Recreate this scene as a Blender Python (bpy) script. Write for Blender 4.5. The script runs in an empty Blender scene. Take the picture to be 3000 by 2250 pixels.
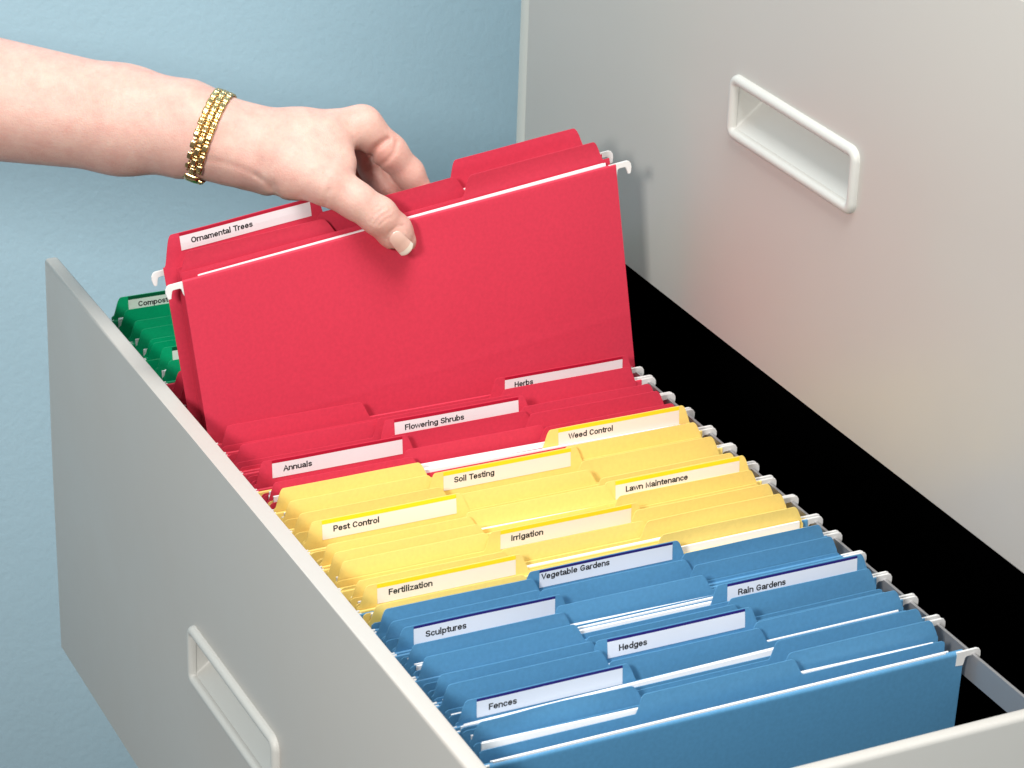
import bpy, bmesh, math, random
import numpy as np
from mathutils import Vector, Matrix

random.seed(7)
rng = np.random.default_rng(7)
S = bpy.context.scene
COL = S.collection
MM = 0.001

# ------------------------------------------------------------------ camera
RC = ((0.43735062707605793, -0.40047587303678106, 0.8051978043385407),
      (0.8986864370291451, 0.16180409528087467, -0.40765441571286565),
      (0.03297145577676442, 0.9019082602270396, 0.43066735799012584))
CAM = (1.1826253558935089, -0.5078193372938916, 0.7617153540766324)
cd = bpy.data.cameras.new('camera')
cam = bpy.data.objects.new('camera', cd)
COL.objects.link(cam)
cam.matrix_world = Matrix(RC).to_4x4()
cam.location = CAM
cd.lens = 97.93
cd.sensor_width = 36
cd.clip_start = 0.05
cd.clip_end = 50
cd.dof.use_dof = True
cd.dof.focus_distance = 1.72
cd.dof.aperture_fstop = 26
S.camera = cam

# ------------------------------------------------------------------ light
W = bpy.data.worlds.new('World')
S.world = W
W.use_nodes = True
W.node_tree.nodes['Background'].inputs[0].default_value = (1.0, 0.985, 0.96, 1)
W.node_tree.nodes['Background'].inputs[1].default_value = 0.21


def area(name, loc, target, size, power, col=(1, 1, 1), sy=None):
    l = bpy.data.lights.new(name, 'AREA')
    l.energy = power
    l.size = size
    l.color = col
    if sy:
        l.shape = 'RECTANGLE'
        l.size_y = sy
    o = bpy.data.objects.new(name, l)
    COL.objects.link(o)
    o.location = loc
    o.rotation_euler = (Vector(target) - Vector(loc)).to_track_quat('-Z', 'Y').to_euler()
    return o


area('key_softbox', (1.28, -1.26, 1.12), (-0.3, 0.2, 0.0), 0.30, 38, (1.0, 0.97, 0.93))
area('overhead_softbox', (0.3, 0.14, 1.6), (-0.2, 0.15, -0.1), 0.8, 31, (1.0, 0.985, 0.96))
S.view_settings.view_transform = 'Standard'
S.view_settings.look = 'None'
S.view_settings.exposure = 0
S.view_settings.gamma = 1


# ------------------------------------------------------------------ helpers
def tag(o, label=None, cat=None, group=None, kind=None):
    if label:
        o['label'] = label
    if cat:
        o['category'] = cat
    if group:
        o['group'] = group
    if kind:
        o['kind'] = kind
    return o


def thing(name, label, cat, loc=(0, 0, 0), group=None):
    o = bpy.data.objects.new(name, None)
    o.empty_display_size = 0.01
    COL.objects.link(o)
    o.location = loc
    return tag(o, label, cat, group)


def mesh_obj(name, verts, faces, mat, parent=None, smooth=False, mats=None, fmat=None):
    me = bpy.data.meshes.new(name)
    me.from_pydata([tuple(v) for v in verts], [], faces)
    for m in (mats or [mat]):
        me.materials.append(m)
    if fmat is not None:
        me.polygons.foreach_set('material_index', fmat)
    if smooth:
        me.polygons.foreach_set('use_smooth', [True] * len(me.polygons))
    me.update()
    o = bpy.data.objects.new(name, me)
    COL.objects.link(o)
    if parent:
        o.parent = parent
    return o


def bm_obj(name, bm, mat, parent=None, smooth=False):
    me = bpy.data.meshes.new(name)
    bmesh.ops.recalc_face_normals(bm, faces=bm.faces)
    bm.to_mesh(me)
    bm.free()
    me.materials.append(mat)
    if smooth:
        me.polygons.foreach_set('use_smooth', [True] * len(me.polygons))
        me.set_sharp_from_angle(angle=math.radians(50))
    o = bpy.data.objects.new(name, me)
    COL.objects.link(o)
    if parent:
        o.parent = parent
    return o


def bm_box(bm, x0, x1, y0, y1, z0, z1, bev=0, seg=3, only=None):
    r = bmesh.ops.create_cube(bm, size=1)
    vs = r['verts']
    for v in vs:
        v.co = Vector(((x0 + x1) / 2 + v.co.x * (x1 - x0), (y0 + y1) / 2 + v.co.y * (y1 - y0),
                       (z0 + z1) / 2 + v.co.z * (z1 - z0))) * MM
    if bev:
        es = set(e for v in vs for e in v.link_edges)
        if only:
            es = [e for e in es if only((e.verts[0].co + e.verts[1].co) / 2 / MM, (e.verts[1].co - e.verts[0].co).normalized())]
        bmesh.ops.bevel(bm, geom=list(es), offset=bev * MM, segments=seg, affect='EDGES', profile=0.5)


def box(name, x0, x1, y0, y1, z0, z1, mat, parent=None, bev=0, seg=3, only=None):
    bm = bmesh.new()
    bm_box(bm, x0, x1, y0, y1, z0, z1, bev, seg, only)
    return bm_obj(name, bm, mat, parent, smooth=bool(bev))


# ------------------------------------------------------------------ materials
def mat(name, col, rough=0.5, spec=0.5, metal=0.0, var=0.0, vscale=40, bump=0.0, bscale=300, sss=0.0, coat=0.0, col2=None, detail=6, bdist=0.001):
    m = bpy.data.materials.new(name)
    m.use_nodes = True
    nt = m.node_tree
    b = nt.nodes['Principled BSDF']
    b.inputs['Base Color'].default_value = (*col, 1)
    b.inputs['Roughness'].default_value = rough
    b.inputs['Specular IOR Level'].default_value = spec
    b.inputs['Metallic'].default_value = metal
    if coat:
        b.inputs['Coat Weight'].default_value = coat
        b.inputs['Coat Roughness'].default_value = 0.25
    tc = nt.nodes.new('ShaderNodeTexCoord')
    if var or col2:
        n = nt.nodes.new('ShaderNodeTexNoise')
        n.inputs['Scale'].default_value = vscale
        n.inputs['Detail'].default_value = detail
        nt.links.new(tc.outputs['Object'], n.inputs['Vector'])
        r = nt.nodes.new('ShaderNodeMix')
        r.data_type = 'RGBA'
        c2 = col2 or tuple(c * (1 - var) for c in col)
        r.inputs[6].default_value = (*c2, 1)
        r.inputs[7].default_value = (*(tuple(min(1, c * (1 + (0 if col2 else var))) for c in col)), 1)
        mr = nt.nodes.new('ShaderNodeMapRange')
        mr.inputs[1].default_value = 0.3
        mr.inputs[2].default_value = 0.7
        nt.links.new(n.outputs['Fac'], mr.inputs[0])
        nt.links.new(mr.outputs[0], r.inputs[0])
        nt.links.new(r.outputs[2], b.inputs['Base Color'])
    if bump:
        n = nt.nodes.new('ShaderNodeTexNoise')
        n.inputs['Scale'].default_value = bscale
        n.inputs['Detail'].default_value = 4
        nt.links.new(tc.outputs['Object'], n.inputs['Vector'])
        bp = nt.nodes.new('ShaderNodeBump')
        bp.inputs['Strength'].default_value = bump
        bp.inputs['Distance'].default_value = bdist
        nt.links.new(n.outputs['Fac'], bp.inputs['Height'])
        nt.links.new(bp.outputs[0], b.inputs['Normal'])
    if sss:
        b.inputs['Subsurface Weight'].default_value = sss
    return m


CARD = {
    'red': mat('red_card', (0.635, 0.042, 0.082), 0.54, 0.25, var=0.045, vscale=420, detail=10, bump=0.12, bscale=1800, bdist=0.0002),
    'yellow': mat('yellow_card', (0.93, 0.70, 0.205), 0.5, 0.28, var=0.03, vscale=420, detail=10, bump=0.12, bscale=1800, bdist=0.0002),
    'blue': mat('blue_card', (0.092, 0.278, 0.485), 0.42, 0.35, var=0.05, vscale=420, detail=10, bump=0.12, bscale=1800, bdist=0.0002),
    'green': mat('green_card', (0.0, 0.36, 0.15), 0.4, 0.4, var=0.05, vscale=600, bump=0.12, bscale=1800, bdist=0.0002),
}
STRIPE = {
    'red': mat('red_stripe', (0.42, 0.006, 0.03), 0.35),
    'yellow': mat('yellow_stripe', (0.95, 0.72, 0.02), 0.35),
    'blue': mat('indigo_stripe', (0.02, 0.012, 0.16), 0.35),
    'green': mat('green_stripe', (0.0, 0.09, 0.035), 0.35),
}
LABELM = {
    'red': mat('white_label', (0.78, 0.72, 0.74), 0.45, 0.3),
    'yellow': mat('cream_label', (0.88, 0.80, 0.70), 0.45, 0.3),
    'blue': mat('cool_white_label', (0.72, 0.77, 0.86), 0.45, 0.3),
    'green': mat('pale_green_label', (0.62, 0.74, 0.66), 0.45, 0.3),
}
M_INK = mat('black_ink', (0.01, 0.01, 0.012), 0.5, 0.2)
M_PAPER = mat('white_paper', (0.9, 0.9, 0.91), 0.7, 0.1)
M_HOOK = mat('white_plastic', (0.8, 0.8, 0.79), 0.4, 0.4)
M_RAIL = mat('steel_rail', (0.45, 0.45, 0.46), 0.35, 0.5, metal=0.6)
M_SHADE_BLACK = mat('interior_shade_black', (0.0012, 0.0012, 0.0012), 0.8, 0.02)  # near-zero colour paints the deep shade of the drawer and cabinet interior
M_STEEL = mat('beige_grey_painted_steel', (0.535, 0.512, 0.475), 0.33, 0.5, var=0.012, vscale=3, bump=0.015, bscale=900, bdist=0.0003)
_n = M_STEEL.node_tree
_a = _n.nodes.new('ShaderNodeTexNoise'); _a.inputs['Scale'].default_value = 9; _a.inputs['Detail'].default_value = 8
_m = _n.nodes.new('ShaderNodeMapRange'); _m.inputs[1].default_value = .35; _m.inputs[2].default_value = .7; _m.inputs[3].default_value = .30; _m.inputs[4].default_value = .46
_t = _n.nodes.new('ShaderNodeTexCoord')
_n.links.new(_t.outputs['Object'], _a.inputs['Vector']); _n.links.new(_a.outputs['Fac'], _m.inputs[0]); _n.links.new(_m.outputs[0], _n.nodes['Principled BSDF'].inputs['Roughness'])
M_HANDLE = mat('off_white_plastic', (0.61, 0.61, 0.575), 0.45, 0.45, bump=0.04, bscale=1500, bdist=0.0002)
M_TRIM = mat('pale_painted_steel', (0.60, 0.60, 0.55), 0.4, 0.4)
M_WALL = mat('blue_wall_paint', (0.45, 0.635, 0.735), 0.6, 0.3, var=0.02, vscale=5, bump=0.24, bscale=150, bdist=0.002)
M_GOLD = mat('gold', (0.70, 0.50, 0.23), 0.22, 0.5, metal=1.0)
M_FLOOR = mat('grey_carpet', (0.16, 0.16, 0.17), 0.95, 0.1, var=0.2, vscale=300)

# ------------------------------------------------------------------ setting
def plane(name, vs, m):
    o = mesh_obj(name, [Vector(v) for v in vs], [(0, 1, 2, 3)], m)
    tag(o, kind='structure')
    return o


plane('wall_left', [(-0.95, -3.0, -1.0), (-0.95, 0.86, -1.0), (-0.95, 0.86, 1.9), (-0.95, -3.0, 1.9)], M_WALL)
plane('wall_back', [(-0.95, 0.86, -1.0), (2.6, 0.86, -1.0), (2.6, 0.86, 1.9), (-0.95, 0.86, 1.9)], M_WALL)
plane('floor', [(-0.95, -3.0, -1.0), (2.6, -3.0, -1.0), (2.6, 0.86, -1.0), (-0.95, 0.86, -1.0)], M_FLOOR)

# ------------------------------------------------------------------ cabinet
D = 368.6                    # face of the closed drawer
XL, XR = -543.4, 186.0
H = 317.9
cab = thing('filing_cabinet', 'beige grey steel filing cabinet case standing against the pale blue wall', 'cabinet', (0, 0, 0))
box('side_panel', -560.3, -545.3, D + 1.5, 830, -1000, 640, M_TRIM, cab, bev=1.5)
box('side_panel', XR + 2, XR + 17, D + 1.5, 830, -1000, 640, M_TRIM, cab, bev=1.5)
box('top_panel', -560, XR + 17, D + 1.5, 830, 640.3, 655, M_TRIM, cab, bev=1.5)
box('shade_liner', -545, XR + 1.7, 800, 829, -990, 639, M_SHADE_BLACK, cab)  # black sheet added to keep the cabinet inside in shade
box('divider_shelf', -545, XR + 1.7, D + 21, 799.7, 5, 8, M_SHADE_BLACK, cab)
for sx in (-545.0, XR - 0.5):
    box('shade_liner', sx, sx + 2.0, D + 21, 799.5, -990, 4.6, M_SHADE_BLACK, cab)  # more added black sheets, shade painted along the sides

HX0, HX1, HZ0, HZ1 = -254.1, -104.1, -131.7, -175.1


def panel(name, yf, thick, ztop, zbot, parent, bevel=2.5, lip=None):
    """front panel in the xz plane at y=yf with the opening for the grip"""
    bm = bmesh.new()
    hx0, hx1 = HX0 + 5, HX1 - 5
    hz0, hz1 = ztop + HZ0 - 5, ztop + HZ1 + 5
    xs = [XL, hx0, hx1, XR]
    zs = [zbot, hz1, hz0, ztop]
    fr, bk = {}, {}
    for i, x in enumerate(xs):
        for j, z in enumerate(zs):
            fr[i, j] = bm.verts.new(Vector((x, yf, z)) * MM)
            bk[i, j] = bm.verts.new(Vector((x, yf + thick, z)) * MM)
    for i in range(3):
        for j in range(3):
            if (i, j) == (1, 1):
                continue
            bm.faces.new((fr[i, j], fr[i + 1, j], fr[i + 1, j + 1], fr[i, j + 1]))
            bm.faces.new((bk[i, j], bk[i, j + 1], bk[i + 1, j + 1], bk[i + 1, j]))
    rim = []
    for i in range(3):
        bm.faces.new((fr[i, 0], bk[i, 0], bk[i + 1, 0], fr[i + 1, 0]))
        bm.faces.new((fr[i, 3], fr[i + 1, 3], bk[i + 1, 3], bk[i, 3]))
        bm.faces.new((fr[0, i], fr[0, i + 1], bk[0, i + 1], bk[0, i]))
        bm.faces.new((fr[3, i], bk[3, i], bk[3, i + 1], fr[3, i + 1]))
    a, b, c, d_ = (1, 1), (2, 1), (2, 2), (1, 2)
    for p, q in ((a, b), (b, c), (c, d_), (d_, a)):
        bm.faces.new((fr[p], fr[q], bk[q], bk[p]))
    bm.edges.ensure_lookup_table()
    es = []
    for e in bm.edges:
        v0, v1 = e.verts
        k = [any(abs(v.co[ax] / MM - val) < 1e-3 for v in (v0,)) and abs(v1.co[ax] / MM - val) < 1e-3
             for ax, val in ((0, XL), (0, XR), (2, ztop), (2, zbot))]
        if any(k) and abs(v0.co.y - v1.co.y) < 1e-6:
            es.append(e)
    bmesh.ops.bevel(bm, geom=es, offset=bevel * MM, segments=4, affect='EDGES', profile=0.5)
    return bm_obj(name, bm, M_STEEL, parent, smooth=True)


def grip(yf, ztop, parent):
    """recessed pull: raised rounded frame and a sloping scoop"""
    x0, x1, z0, z1 = HX0, HX1, ztop + HZ1, ztop + HZ0
    fw = 7.4
    cx0, cx1, cz0, cz1 = x0 + fw / 2, x1 - fw / 2, z0 + fw / 2, z1 - fw / 2
    r = 5.0
    path = []
    for (cx, cz, a0) in ((cx1 - r, cz1 - r, 0), (cx0 + r, cz1 - r, 90), (cx0 + r, cz0 + r, 180), (cx1 - r, cz0 + r, 270)):
        for k in range(9):
            a = math.radians(a0 + k * 90 / 8)
            path.append((cx + r * math.cos(a), cz + r * math.sin(a), math.cos(a), math.sin(a)))
    prof = []
    for k in range(13):
        a = math.pi * k / 12
        prof.append((math.cos(a) * fw / 2, -math.sin(a) ** 0.8 * 4.4))
    vs, fs = [], []
    n, m = len(path), len(prof)
    for (px, pz, nx, nz) in path:
        for (o, h) in prof:
            vs.append(Vector((px + nx * o, yf + h + 0.3, pz + nz * o)) * MM)
    for i in range(n):
        for j in range(m - 1):
            fs.append((i * m + j, i * m + j + 1, ((i + 1) % n) * m + j + 1, ((i + 1) % n) * m + j))
    mesh_obj('handle_frame', vs, fs, M_HANDLE, parent, smooth=True)
    ix0, ix1, iz0, iz1 = x0 + fw - .6, x1 - fw + .6, z0 + fw - .6, z1 - fw + .6
    bm = bmesh.new()
    dep = 34
    A = [bm.verts.new(Vector(v) * MM) for v in ((ix0, yf - .5, iz0), (ix1, yf - .5, iz0), (ix1, yf - .5, iz1), (ix0, yf - .5, iz1))]
    B = [bm.verts.new(Vector(v) * MM) for v in ((ix0 + 1, yf + dep, iz1 - 1), (ix1 - 1, yf + dep, iz1 - 1))]
    f1 = bm.faces.new((A[0], A[1], B[1], B[0]))
    f2 = bm.faces.new((A[0], B[0], A[3]))
    f3 = bm.faces.new((A[1], A[2], B[1]))
    f4 = bm.faces.new((A[3], B[0], B[1], A[2]))
    es = [e for e in bm.edges if len(e.link_faces) == 2]
    bmesh.ops.bevel(bm, geom=es, offset=1.6 * MM, segments=3, affect='EDGES', profile=0.5)
    bmesh.ops.recalc_face_normals(bm, faces=bm.faces)
    bmesh.ops.reverse_faces(bm, faces=bm.faces)
    me = bpy.data.meshes.new('handle_scoop')
    bm.to_mesh(me)
    bm.free()
    me.materials.append(M_HANDLE)
    me.polygons.foreach_set('use_smooth', [True] * len(me.polygons))
    me.set_sharp_from_angle(angle=math.radians(35))
    o = bpy.data.objects.new('handle_scoop', me)
    COL.objects.link(o)
    o.parent = parent
    return o


closed = thing('closed_drawer', 'closed upper cabinet drawer, beige grey front with an off-white recessed handle, behind the red folders', 'drawer')
panel('front_panel', D, 20, H + 1, 3, closed, bevel=1.6)
grip(D, H, closed)
# next drawer up, only its lower edge may show
up = thing('top_drawer', 'topmost cabinet drawer whose plain lower edge shows at the upper right corner', 'drawer')
box('front_panel', XL, XR, D, D + 20, H + 4, 638, M_STEEL, up, bev=1.6)

TH = 11.0
drw = thing('open_drawer', 'pulled-out lateral file drawer full of coloured folders, grey front with recessed handle', 'drawer')
panel('front_panel', 0, TH, 0, -312, drw, bevel=3.2)
grip(0, 0, drw)
XDL, XDR = XL + 6, 180.0
topedge = lambda c, d: c.z > -30
box('side_panel', XDR - 9, XDR, TH + 0.3, D + 380, -300, -27, M_STEEL, drw, bev=3, only=lambda c, d: c.z > -30 and abs(d.y) > .5)
box('side_panel', XDL, XDL + 9, TH + 0.3, D + 380, -300, -56, M_STEEL, drw, bev=3, only=lambda c, d: c.z > -60 and abs(d.y) > .5)
box('bottom_panel', XDL + 9.3, XDR - 9.3, TH + 0.3, D + 380, -300, -296, M_SHADE_BLACK, drw)
box('shade_panel', XDL + 9.3, XDR - 9.3, TH + 0.4, TH + 1.6, -295.7, -40, M_SHADE_BLACK, drw)  # black sheet added behind the front so the inside stays dark
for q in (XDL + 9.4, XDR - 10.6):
    box('shade_panel', q, q + 1.2, TH + 2, D + 379.5, -295, -57, M_SHADE_BLACK, drw)  # black sheets added over the steel sides, standing for the shade there
box('back_panel', XDL + 10.8, XDR - 10.8, D + 376, D + 379, -295.7, -150, M_SHADE_BLACK, drw)
box('hanging_rail', XDL + 9.5, XDR - 9.5, 332.2, 334.0, -52, -35.2, M_RAIL, drw)
box('hanging_rail', XDL + 9.5, XDR - 9.5, 21.6, 23.4, -52, -35.2, M_RAIL, drw)


# ------------------------------------------------------------------ sheets
def shoulder(s):
    s = min(1, max(0, s))
    q = s ** 0.9
    q = q * q * (3 - 2 * q)
    return 1 - (1 - q) ** 1.5


TABS = {'L': ((34, 40.5, 127.5, 136), (34.5, 41.5, 134, 142)),
        'C': ((125, 131.5, 220.5, 229), (127, 133, 226.5, 234)),
        'R': ((219, 226, 314, 321.5), (218, 225, 318, 325))}


def tab_contour(pos, labelled, ztop, zb, y0, y1):
    b0, t0, t1, b1 = TABS[pos][1 if labelled else 0]
    y0 = min(y0, b0)
    y1 = max(y1, b1)
    pts = []

    def zf(y):
        if y < t0:
            return zb + (ztop - zb) * shoulder((y - b0) / (t0 - b0))
        if y > t1:
            return zb + (ztop - zb) * shoulder((b1 - y) / (b1 - t1))
        return ztop
    ys = set([y0, y0 + .6, y0 + 2, y1 - 2, y1 - .6, y1])
    ys |= set(np.linspace(y0 + 2, y1 - 2, 34))
    for a, b in ((b0, t0), (t1, b1)):
        ys |= set(np.linspace(a, b, 12))
    for y in sorted(ys):
        z = zf(y)
        e = min(y - y0, y1 - y)
        if e < 2 and z < zb + 1:
            z = zb - (2 - e) ** 2 * .35
        pts.append((float(y), float(z)))
    return pts


class Surf:
    """x of a card as a function of height and depth; x0 is where it stands at the height zr"""
    def __init__(s, x0, zr, lean=-0.1, curl=0.0, wave=0.0, seed=0, ztop=None):
        r = random.Random(seed)
        s.x0, s.zr, s.lean, s.curl, s.wave = x0, zr, lean, curl, wave
        s.p1, s.p2, s.l1, s.l2 = r.random() * 6.28, r.random() * 6.28, 150 + 60 * r.random(), 60 + 40 * r.random()

    def __call__(s, y, z):
        d = max(-14.0, s.zr - z)
        up = max(0.0, -d)
        x = s.x0 - s.lean * min(d, 60) + s.curl * (up / 12.0) ** 2
        x += s.wave * min(1, up / 12.0) * (math.sin(y / s.l1 * 6.28 + s.p1) + .5 * math.sin(y / s.l2 * 6.28 + s.p2))
        return x


def sheet(name, contour, zbot, xf, th, m, parent):
    """card of real thickness below the contour [(y, z)]"""
    rows = [0, .5, 1.2, 2.5, 4, 6, 8.5, 11, 14, 18, 24, 34, 55, 100]
    vs, fs = [], []
    n = len(contour)
    R = []
    for side in (0, 1):
        for (y, zt) in contour:
            for d in rows:
                z = zt - d
                vs.append((xf(y, z) - side * th, y, z))
            vs.append((xf(y, zbot) - side * th, y, zbot))
    m_ = len(rows) + 1
    o = n * m_
    for i in range(n - 1):
        for j in range(m_ - 1):
            a, b, c, d = i * m_ + j, i * m_ + j + 1, (i + 1) * m_ + j + 1, (i + 1) * m_ + j
            fs.append((a, b, c, d))
            fs.append((o + a, o + d, o + c, o + b))
        fs.append((i * m_, (i + 1) * m_, o + (i + 1) * m_, o + i * m_))
        k = m_ - 1
        fs.append((i * m_ + k, o + i * m_ + k, o + (i + 1) * m_ + k, (i + 1) * m_ + k))
    for j in range(m_ - 1):
        fs.append((j, o + j, o + j + 1, j + 1))
        e = (n - 1) * m_
        fs.append((e + j, e + j + 1, o + e + j + 1, o + e + j))
    ob = mesh_obj(name, [Vector(v) * MM for v in vs], fs, m, parent, smooth=True)
    ob.data.set_sharp_from_angle(angle=math.radians(40))
    return ob


def patch(name, y0, y1, z0, z1, xf, off, m, parent, th=0.12, nz=5):
    ys = np.linspace(y0, y1, 30)
    zs = np.linspace(z1, z0, nz)
    vs, fs = [], []
    for y in ys:
        for z in zs:
            vs.append(Vector((xf(y, z) + off, y, z)) * MM)
    for y in ys:
        for z in zs:
            vs.append(Vector((xf(y, z) + off - th, y, z)) * MM)
    o = len(ys) * nz
    for i in range(len(ys) - 1):
        for j in range(nz - 1):
            a, b, c, d = i * nz + j, i * nz + j + 1, (i + 1) * nz + j + 1, (i + 1) * nz + j
            fs.append((a, b, c, d))
        fs.append((i * nz, (i + 1) * nz, o + (i + 1) * nz, o + i * nz))
        fs.append((i * nz + nz - 1, o + i * nz + nz - 1, o + (i + 1) * nz + nz - 1, (i + 1) * nz + nz - 1))
    for j in range(nz - 1):
        fs.append((j, o + j, o + j + 1, j + 1))
        e = (len(ys) - 1) * nz
        fs.append((e + j, e + j + 1, o + e + j + 1, o + e + j))
    return mesh_obj(name, vs, fs, m, parent)


def arc(cx, cy, rx, ry, a0, a1, n=9):
    return [(cx + rx * math.cos(math.radians(a0 + (a1 - a0) * i / n)), cy + ry * math.sin(math.radians(a0 + (a1 - a0) * i / n))) for i in range(n + 1)]


B0, CH, XH, TT = .07, .93, .67, .092      # centre lines of the baseline, cap height and x height
_bowl = lambda cx: arc(cx, .37, .225, .30, 0, 360, 18)
_arch = lambda x0, x1, r=.21: [(x0, .42)] + arc((x0 + x1) / 2, XH - r, (x1 - x0) / 2, r, 165, 0, 8) + [(x1, B0)]
GLYPH = {   # advance, strokes
    ' ': (.34, []),
    'a': (.64, [arc(.31, .48, .21, .19, 155, 0, 8) + [(.52, .16), (.58, B0)], [(.52, .41), (.30, .37), (.15, .31), (.08, .20), (.14, .10), (.26, .07), (.40, .10), (.52, .21)]]),
    'b': (.66, [[(.08, B0), (.08, 1.0)], _bowl(.315)]),
    'c': (.60, [arc(.31, .37, .225, .30, 38, 322, 14)]),
    'd': (.66, [[(.56, B0), (.56, 1.0)], _bowl(.325)]),
    'e': (.66, [[(.10, .38), (.54, .38)] + arc(.315, .37, .225, .30, 8, 318, 16)]),
    'g': (.66, [_bowl(.325), [(.56, XH), (.56, .02)] + arc(.33, .00, .23, .19, 0, -150, 8)]),
    'h': (.64, [[(.08, B0), (.08, 1.0)], _arch(.08, .54)]),
    'i': (.25, [[(.10, B0), (.10, XH)], [(.10, .90), (.10, 1.0)]]),
    'l': (.25, [[(.10, B0), (.10, 1.0)]]),
    'm': (.94, [[(.08, B0), (.08, XH)], _arch(.08, .46, .2), _arch(.46, .84, .2)]),
    'n': (.64, [[(.08, B0), (.08, XH)], _arch(.08, .54)]),
    'o': (.66, [arc(.32, .37, .24, .30, 0, 360, 18)]),
    'p': (.66, [[(.08, -.22), (.08, XH)], _bowl(.315)]),
    'r': (.40, [[(.08, B0), (.08, XH)], [(.08, .40)] + arc(.30, .44, .22, .23, 165, 85, 5)]),
    's': (.58, [arc(.28, .515, .19, .155, 30, 180, 6) + [(.12, .43), (.28, .375), (.44, .31)] + arc(.28, .225, .20, .155, 0, -155, 7)]),
    't': (.36, [[(.17, .88), (.17, .18), (.22, .09), (.34, .08)], [(.02, XH), (.32, XH)]]),
    'u': (.64, [[(.08, XH), (.08, .30)] + arc(.31, .28, .23, .21, 180, 340, 8) + [(.54, .32)], [(.54, XH), (.54, B0)]]),
    'w': (.86, [[(.03, XH), (.22, B0), (.42, XH), (.62, B0), (.81, XH)]]),
    'z': (.56, [[(.07, XH), (.47, XH), (.06, B0), (.50, B0)]]),
    'A': (.74, [[(.04, B0 - .05), (.36, CH), (.68, B0 - .05)], [(.15, .33), (.57, .33)]]),
    'C': (.78, [arc(.39, .50, .30, .43, 40, 320, 16)]),
    'F': (.62, [[(.54, CH), (.10, CH), (.10, B0)], [(.10, .52), (.48, .52)]]),
    'G': (.82, [arc(.40, .50, .31, .43, 45, 325, 16) + [(.68, .22), (.68, .46), (.42, .46)]]),
    'H': (.76, [[(.10, B0), (.10, CH)], [(.64, B0), (.64, CH)], [(.10, .52), (.64, .52)]]),
    'I': (.28, [[(.12, B0), (.12, CH)]]),
    'L': (.58, [[(.10, CH), (.10, B0), (.52, B0)]]),
    'M': (.88, [[(.10, B0), (.10, CH), (.43, B0 + .05), (.76, CH), (.76, B0)]]),
    'O': (.82, [arc(.40, .50, .32, .43, 0, 360, 22)]),
    'P': (.70, [[(.10, B0), (.10, CH), (.38, CH)] + arc(.40, .69, .21, .24, 80, -80, 8) + [(.38, .45), (.10, .45)]]),
    'R': (.76, [[(.10, B0), (.10, CH), (.38, CH)] + arc(.40, .70, .22, .23, 80, -80, 8) + [(.38, .47), (.10, .47)], [(.40, .47), (.57, .35), (.65, B0)]]),
    'S': (.70, [arc(.34, .705, .24, .225, 25, 195, 8) + [(.14, .57), (.34, .50), (.56, .40)] + arc(.34, .285, .26, .215, 10, -165, 9)]),
    'T': (.64, [[(.03, CH), (.61, CH)], [(.32, CH), (.32, B0)]]),
    'V': (.70, [[(.04, CH), (.35, B0), (.66, CH)]]),
    'W': (.98, [[(.04, CH), (.26, B0), (.49, CH), (.72, B0), (.94, CH)]]),
}


def stroke(pts, w):
    """ribbon of constant width along a polyline"""
    n = len(pts)
    closed = n > 3 and abs(pts[0][0] - pts[-1][0]) + abs(pts[0][1] - pts[-1][1]) < 1e-6
    if closed:
        pts = pts[:-1]
        n -= 1
    vs = []
    for i in range(n):
        a = pts[(i - 1) % n] if (closed or i) else None
        c = pts[(i + 1) % n] if (closed or i < n - 1) else None
        b_ = pts[i]
        d1 = Vector((b_[0] - a[0], b_[1] - a[1])).normalized() if a else None
        d2 = Vector((c[0] - b_[0], c[1] - b_[1])).normalized() if c else None
        d1, d2 = d1 or d2, d2 or d1
        n1, n2 = Vector((-d1.y, d1.x)), Vector((-d2.y, d2.x))
        m = n1 + n2
        if m.length < 1e-3:
            m = n1.copy()
        m.normalize()
        k = min(1.7, 1 / max(.4, m.dot(n1)))
        e = Vector((0, 0))
        if not closed and i == 0:
            e = -d2 * (w * .98)
        if not closed and i == n - 1:
            e = d1 * (w * .98)
        p = Vector(b_) + e * (0.0 if (closed or 0 < i < n - 1) else 1.0)
        vs += [p + m * w * k, p - m * w * k]
    fs = [(2 * i, 2 * i + 1, 2 * i + 3, 2 * i + 2) for i in range(n - 1)]
    if closed:
        fs.append((2 * n - 2, 2 * n - 1, 1, 0))
    return vs, fs


def lettering(text, y0, zbase, width, xf, off, parent, cap=3.6):
    V, F, pen = [], [], 0.0
    for ch in text:
        adv, sts = GLYPH[ch]
        for st in sts:
            v, f = stroke(st, TT)
            o = len(V)
            V += [(p.x + pen, p.y) for p in v]
            F += [tuple(i + o for i in q) for q in f]
        pen += adv + .05
    x0, x1 = min(p[0] for p in V), max(p[0] for p in V)
    sx = width / (x1 - x0)
    out = []
    for (a, b_) in V:
        y, z = y0 + (a - x0) * sx, zbase + b_ * cap
        out.append(Vector((xf(y, z) + off, y, z)) * MM)
    return mesh_obj('lettering', out, F, M_INK, parent)


def add_label(text, width, color, pos, xf, ztop, parent, yoff=7.0, zup=0.0, ly=None, lw=87.0, lh=11.2):
    y0 = 45.8 + {'L': 0, 'C': 91.9, 'R': 183.8}[pos] if ly is None else ly
    sh = {'red': 1.9, 'yellow': 2.5, 'blue': 1.5, 'green': 2.4}[color]
    z1 = ztop - 0.35
    lb = patch('label', y0, y0 + lw, z1 - sh - (lh - 1.6), z1 - sh + .01, xf, 0.22, LABELM[color], parent)
    patch('color_stripe', y0, y0 + lw, z1 - sh, z1, xf, 0.23, STRIPE[color], lb, nz=3)
    if text:
        lettering(text, y0 + yoff, ztop - 8.3 + zup, width, xf, 0.30, lb)
    return lb


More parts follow.
